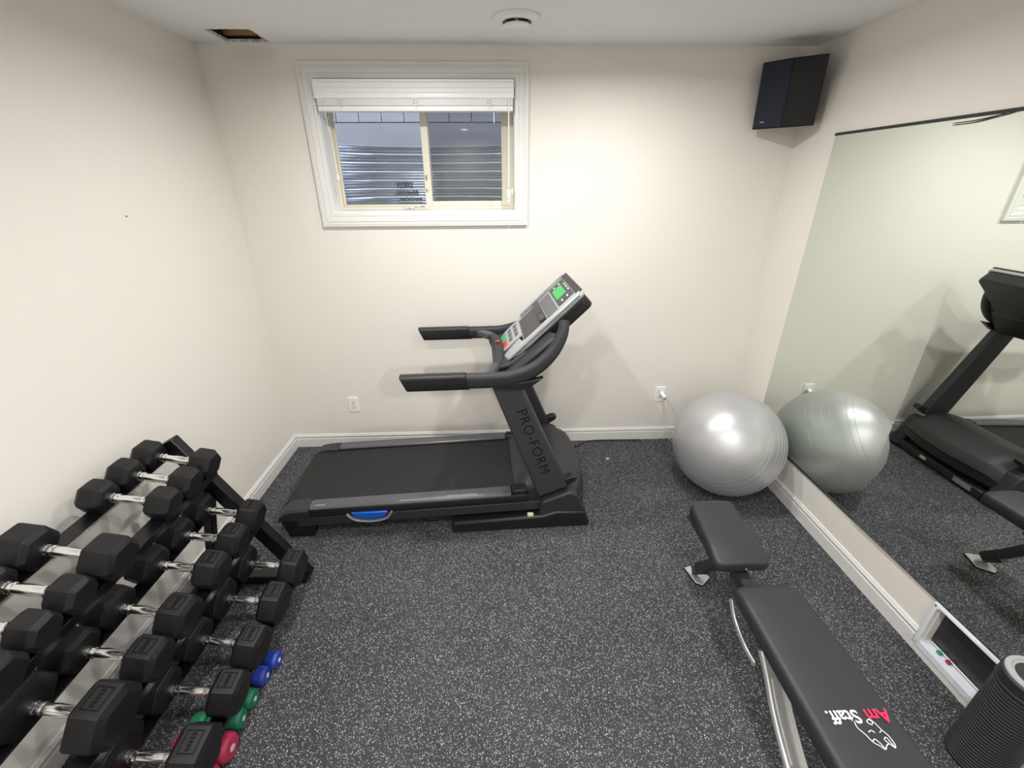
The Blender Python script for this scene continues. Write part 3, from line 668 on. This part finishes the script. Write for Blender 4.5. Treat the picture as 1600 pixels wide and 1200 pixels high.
# belt, deck and frame
tb(slab(XA + .035, XB + .05, NY + .085, FY - .085, -.010, .004), 'running_belt', BELT, .004)
tb(MB().lathe([(.028, NY + .088), (.028, FY - .088)], 20, Matrix.Translation((XA + .035, 0, zt_(XA) - .024)), 'y'), 'rear_roller', BELT)
for y0, y1 in ((NY + .006, NY + .055), (FY - .055, FY - .006)):
    tb(slab(XA + .10, XB + .10, y0, y1, -.098, -.042), 'side_frame', CHARP, .004)
tb(slab(XA + .10, XB + .05, NY + .056, FY - .056, -.040, -.012), 'deck_board', BLACKP)
for sgn, y0, y1 in ((1, NY, NY + .090), (-1, FY - .090, FY)):
    # dark plastic under-rail with sloping outer skirt
    yo, yi = (y0, y1) if sgn > 0 else (y1, y0)
    rings = []
    for x in (XA + .10, .9, XB + .02):
        z = zt_(x); rings.append([Vector((x, yo, z - .008)), Vector((x, yo + sgn * .006, z + .010)), Vector((x, yi, z + .014)), Vector((x, yi, z + .002)), Vector((x, yo + sgn * .02, z - .036)), Vector((x, yo + sgn * .004, z - .034))])
    tb(MB().loft(rings), 'rail_base', BLACKP, .003)
    # grey stepping rail
    rings = []
    for x, i0, i1 in ((.470, .012, .080), (.482, .006, .084), (1.545, .006, .084), (1.553, .010, .080)):
        z = zt_(x) + .012; rings.append([Vector((x, yo + sgn * i0, z - .004)), Vector((x, yo + sgn * i0, z + .002)), Vector((x, yo + sgn * (i0 + .010), z + .009)), Vector((x, yo + sgn * (i1 - .008), z + .010)), Vector((x, yo + sgn * i1, z + .004)), Vector((x, yo + sgn * i1, z - .004))])
    rl = tb(MB().loft(rings), 'stepping_rail', RAILG, .002)
    tb(slab(.95, 1.40, yo + sgn * .0165 - .003, yo + sgn * .0165 + .003, .0212, .0225), 'rail_highlight', SILVER, 0, rl)  # silver strip painting a highlight along part of the rail
    # rear end cap, rounded down at the back
    xs = [XA - .004, XA + .012, XA + .05, .40, .468]; zz = [-.045, -.012, .012, .019, .020]; rings = []
    for x, dz in zip(xs, zz):
        z = zt_(x); wy = .095 if x > XA + .03 else .085
        rings.append([Vector((x, yo + sgn * .004, z - .055)), Vector((x, yo - sgn * .002, z + dz - .012)), Vector((x, yo + sgn * .012, z + dz)), Vector((x, yo + sgn * wy, z + dz)), Vector((x, yo + sgn * wy, z - .055))])
    tb(MB().loft(rings), 'rear_end_cap', CHARP, .004)
    tb(MB().prism([(.305, zt_(.3) - .05), (.49, zt_(.5) - .05), (.47, 0), (.335, 0)], 'y', min(yo + sgn * .010, yo + sgn * .065), max(yo + sgn * .010, yo + sgn * .065)), 'rear_foot', RUBBER, .006)
tb(MB().box((XA + .012, NY + .09, .09), (XA + .045, FY - .09, .125)), 'rear_crossbar', BLACKP, .003)
# printing on the near rail
mt = Matrix.Translation(Vector((.515, NY + .022, zt_(.515) + .0222)) - to) @ Matrix.Rotation(R(-1.48), 4, 'Y')
for x, w, nm in ((.50, .05, 'm'), (1.20, .16, 's')):
    mb = MB(); rr = random.Random(int(x * 100)); xx = x
    while xx < x + w:
        q = rr.uniform(.004, .009); mb.add(slab(xx, xx + q, NY + .024, NY + .024 + rr.uniform(.006, .010), .0218, .0224).v, [(0, 3, 2, 1), (4, 5, 6, 7), (0, 1, 5, 4), (1, 2, 6, 5), (2, 3, 7, 6), (3, 0, 4, 7)]); xx += q + .003
    tb(mb, 'rail_print', mat('pale_rail_print', (.45, .46, .48), .4, .2, 60, .05))
# side grab handle: silver lip with blue insert
pts = [(.668, .158), (.700, .122), (.76, .106), (.82, .106), (.875, .122), (.905, .160)]
tb(MB().sweep(smooth([(x, NY - .003, z - .006) for x, z in pts], 5), rrect(.020, .009, .004, 2), (0, 1, 0)), 'grab_lip', mat('grab_lip_silver', (.50, .51, .54), .3, .6, 30, .03))
tb(MB().prism([(.690, .160), (.715, .129), (.765, .115), (.82, .115), (.865, .129), (.885, .160)], 'y', NY - .010, NY + .012), 'grab_insert', mat('blue_plastic', (.004, .10, .50), .35, 0, 20, .04), .005)
YN, YF = 1.872, 2.548                     # near faces of the two uprights
# motor hood
def hood(prof, ya, yb, name, m, inset=.03):
    rings = []; n = 14
    for k in range(n + 1):
        u = k / n; y = ya + (yb - ya) * u; e = min(u, 1 - u) * n
        f = {0: .80, 1: .955}.get(round(e), 1.0); dx = {0: inset, 1: inset * .3}.get(round(e), 0)
        bow = .045 * math.sin(PI * u)                      # front of the hood bows outward
        rings.append([Vector((x + (bow * max(0, (x - 1.70) / .28)) - (dx if x > 1.75 else 0), y, .05 + (z - .05) * f)) for x, z in prof])
    return tb(MB().loft(rings), name, m, 0, None, 40)
hood([(1.575, .10), (1.575, .214), (1.60, .232), (1.66, .262), (1.72, .282), (1.79, .293), (1.83, .290), (1.938, .232), (1.948, .222), (1.965, .165), (1.70, .10)], NY + .045, FY + .03, 'motor_hood', CHARP)
hood([(1.60, .055), (1.60, .12), (1.72, .150), (1.960, .158), (1.965, .11), (1.90, .05)], NY + .030, FY + .045, 'hood_base', BLACKP, .02)
tb(MB().box((1.925, YN + .056, .012), (1.985, YF - .036, .062)), 'front_crossbar', CHARP, .006)
tb(MB().box((1.9845, 1.985, .022), (1.9862, 2.10, .054)), 'rating_plate', SILVER)
tb(MB().box((1.9845, 2.30, .03), (1.9862, 2.345, .05)), 'sticker', mat('yellow_sticker', (.70, .66, .40), .5, 0, 90, .2))
tb(slab(XB - .06, XB + .02, NY + .02, NY + .085, .004, .030), 'rail_corner', BLACKP, .006)
tb(slab(XB - .06, XB + .02, FY - .085, FY - .02, .004, .030), 'rail_corner', BLACKP, .006)
# base feet, boots, uprights
UT = .058
for side, y in (('near', YN), ('far', YF)):
    yn, yf = y - .035, y + .055
    tb(MB().prism([(1.222, 0), (1.985, 0), (1.990, .02), (1.955, .100), (1.80, .112), (1.72, .086), (1.24, .070), (1.222, .055)], 'y', yn, yf), 'base_foot', BLACKP, .012, ang=30)
    tb(MB().prism([(1.700, .08), (1.965, .08), (1.912, .215), (1.868, .235), (1.722, .175)], 'y', yn + .008, yf - .002), 'upright_boot', CHARP, .010)
    up_ = tb(MB().prism([(1.705, .185), (1.868, .250), (1.606, .870), (1.462, .870)], 'y', y, y + UT), 'upright', GREYM, .014, None, 35, 3)
    tb(MB().prism([(1.832, .235), (1.905, .285), (1.912, .305), (1.885, .312), (1.815, .285)], 'y', y + .004, y + UT - .004), 'cable_hook', BLACKP, .003)
    if side == 'near':
        ax = Vector((1.470 - 1.705, 0, .870 - .185)).normalized()   # up along the post
        wd_ = Vector((ax.z, 0, -ax.x))
        c = Vector((1.668, y - .0006, .545)) - to
        X_ = -ax; Y_ = wd_; Z_ = Vector((0, -1, 0))
        mtx = Matrix(((X_.x, Y_.x, Z_.x, c.x), (X_.y, Y_.y, Z_.y, c.y), (X_.z, Y_.z, Z_.z, c.z), (0, 0, 0, 1)))
        text_obj('maker_lettering', 'PRO-FORM', .078, mtx, mat('gloss_black_print', (.008, .008, .010), .18, 0, 40, .1), up_, .0007, 0, 1.12, -.0005)
        tb(MB().box((1.640, yn - .0006, .088), (1.672, yn + .02, .1)), 'sticker', mat('yellow_sticker', (.70, .66, .40), .5, 0, 90, .2))
# handrails: foam covered bar that climbs to the console
for side, y, s in (('near', 1.862, 1), ('far', 2.588, -1)):
    path = smooth([(1.345, y, .912), (1.45, y, .912), (1.56, y + s * .004, .918), (1.665, y + s * .012, .955), (1.750, y + s * .030, 1.025), (1.800, y + s * .055, 1.105), (1.815, y + s * .085, 1.165)], 6)
    hr = tb(MB().sweep(path, rrect(.052, .074, .022, 4), (0, 1, 0), [(1, 1)] * 14 + [(1, 1 - .018 * k) for k in range(len(path) - 14)]), 'handrail', FOAM, 0, None, 50)
    rings = []
    for x, k in ((0, 1), (1, 1)):
        pass
    sec = rrect(.054, .076, .012, 3); rings = []
    for x0, sh in ((1.050, 0), (1.352, 0)):
        rings.append([Vector((x0 + (-.016 * (b / .038) if x0 < 1.2 else -.010 * (b / .038)), y + a, .912 + b)) for a, b in sec])
    g = tb(MB().loft(rings), 'grip_end', BLACKP, .004, hr)
    tb(MB().box((1.075, y - .0285, .885), (1.335, y + .0285, .8865)).box((1.075, y - .0285, .930), (1.335, y + .0285, .9312)), 'grip_seam', STEELB, 0, hr)
    tb(MB().prism([(1.475, .872), (1.63, .862), (1.71, .92), (1.60, .90), (1.48, .885)], 'y', y - .018, y + .018), 'rail_bracket', BLACKP, .004)
# pulse bar between the handrails
path = smooth([(1.385, 2.585, .905), (1.44, 2.51, .925), (1.50, 2.40, .93), (1.515, 2.25, .92), (1.50, 2.08, .905), (1.455, 1.965, .885), (1.40, 1.89, .885)], 6)
pb = tb(MB().sweep(path, rrect(.040, .052, .014, 3), (0, 0, 1)), 'pulse_bar', FOAM, 0, None, 50)
for a, b in ((4, 11), (25, 32)):
    tb(MB().sweep([Vector(p) + Vector((-.003, 0, .002)) for p in path[a:b]], rrect(.036, .050, .014, 3), (0, 0, 1)), 'pulse_plate', mat('pulse_steel', (.10, .102, .11), .35, .5, 30, .05), 0, pb)
tb(MB().lathe([(0, .948), (.011, .948), (.010, .953), (0, .955)], 14, Matrix.Translation((1.512, 2.30, 0))), 'safety_key', mat('red_key', (.70, .03, .02), .4, 0, 20, .05))
# console: frame u = along the slope (0 bottom .. 1 top), s = across (0 far .. 1 near)
CB, CT = Vector((1.555, 0, .925)), Vector((1.915, 0, 1.272)); CY0, CY1 = 2.495, 2.045
ud = (CT - CB); ul = ud.length; ud = ud.normalized(); cn = Vector((-ud.z, 0, ud.x))
def cp(s, u, h=0): return CB + ud * (u * ul) + cn * h + Vector((0, CY0 + (CY1 - CY0) * s, 0))
def cbox(s0, s1, u0, u1, h0, h1):
    return MB().loft([[cp(s0, u0, h), cp(s1, u0, h), cp(s1, u1, h), cp(s0, u1, h)] for h in (h0, h1)])
def cpoly(pts, h0, h1): return MB().loft([[cp(s, u, h) for s, u in pts] for h in (h0, h1)])
tb(cpoly([(.10, .02), (.90, .02), (1.0, .18), (1.0, .97), (.96, 1.01), (.04, 1.01), (0, .97), (0, .18)], -.085, -.012), 'console_back', BLACKP, .012)
tb(cpoly([(.0, .22), (-.03, .30), (-.02, .98), (.03, 1.02), (.97, 1.02), (1.02, .98), (1.03, .30), (1.0, .06), (.90, -.03), (.84, .16), (.80, .24)], -.014, .006), 'console_face', SILVER, .005)
tb(cpoly([(.90, .05), (1.03, .02), (1.05, .97), (.97, 1.0)], .004, .020), 'console_side_trim', SILVER, .006)
tb(cpoly([(-.05, .30), (.05, .30), (.05, 1.0), (-.03, .97)], .004, .014), 'console_side_trim', mat('dark_silver', (.20, .21, .23), .35, .3, 30, .05), .004)
DK = mat('console_dark', (.022, .023, .026), .35, 0, 30, .08)
tb(cbox(.03, .94, .955, 1.025, .002, .014), 'console_top_cap', CHARP, .004)
dp = tb(cbox(.10, .82, .745, .945, .004, .010), 'display_panel', DK, .002)
tb(cbox(.24, .62, .765, .890, .0098, .0108), 'display_screen', mat('green_backlit_screen', (.0, .30, .045), .3, emit=.55), 0, dp)
for s, u in ((.15, .80), (.15, .87), (.72, .80), (.72, .87), (.42, .92), (.30, .92), (.55, .92)):
    tb(cbox(s, s + .07, u, u + .018, .0098, .012), 'button', mat('pale_button', (.55, .56, .58), .4, 0, 20, .05), .001, dp)
tb(cbox(.12, .86, .585, .725, .004, .008), 'mid_panel', mat('console_grey', (.10, .102, .108), .4, 0, 30, .05), .002)
tb(cbox(.08, .84, .500, .575, .004, .022), 'book_ledge', DK, .004)
tb(cbox(.12, .85, .255, .495, .003, .009), 'book_rest', DK, .003)
tb(cbox(.35, .60, .52, .555, .0215, .024), 'ledge_slot', STEELB)
cs = tb(cpoly([(.03, .24), (.62, .24), (.62, -.06), (.12, -.06), (.03, .05)], -.004, .010), 'control_strip', mat('control_strip_silver', (.40, .41, .425), .35, .2, 30, .03), .003)
tb(cbox(.12, .34, -.035, .045, .0098, .0125), 'start_button', mat('green_button', (.03, .40, .14), .35, 0, 20, .05), .002, cs)
tb(cbox(.37, .56, -.035, .045, .0098, .0125), 'stop_button', mat('red_button', (.62, .04, .04), .35, 0, 20, .05), .002, cs)
for k in range(3):
    for j in range(2):
        tb(cbox(.12 + k * .15, .23 + k * .15, .075 + j * .085, .125 + j * .085, .0098, .012), 'button', mat('strip_button', (.07, .09, .08), .4, 0, 20, .05), .001, cs)
tb(cpoly([(.66, .20), (.96, .26), (.96, .02), (.74, -.05)], .0, .008), 'cup_tray', SILVER, .003)
# console base joining the uprights
tb(MB().prism([(1.475, .855), (1.62, .855), (1.76, 1.00), (1.73, 1.05), (1.55, .925), (1.49, .91)], 'y', 2.02, 2.52), 'console_base', BLACKP, .012)
for ya, yb in ((1.93, 2.06), (2.48, 2.56)):
    tb(MB().prism([(1.50, .852), (1.62, .852), (1.80, 1.07), (1.76, 1.09), (1.60, .95)], 'y', ya, yb), 'console_arm', CHARP, .012)
tb(MB().tube(smooth([(1.66, 1.96, .93), (1.70, 1.965, 1.0), (1.78, 1.975, 1.09)], 4), .012, 8), 'cable_tube', GREYM)
tb(MB().tube(smooth([(1.95, 2.54, .03), (2.03, 2.62, .006), (2.09, 2.635, .005), (2.17, 2.69, .005), (2.27, 2.70, .005), (2.45, 2.69, .005), (2.58, 2.68, .006)], 6), .0035, 8), 'power_cord', RUBBER)
tag(MB().box((2.235, 2.50, 0), (2.255, 2.515, .004), Matrix.Identity(4)).build('lint', mat('white_lint', (.6, .6, .6), .9, 0, 90, .1), ang=20), 'tiny pale scrap on the rubber floor beside the treadmill', 'scrap')
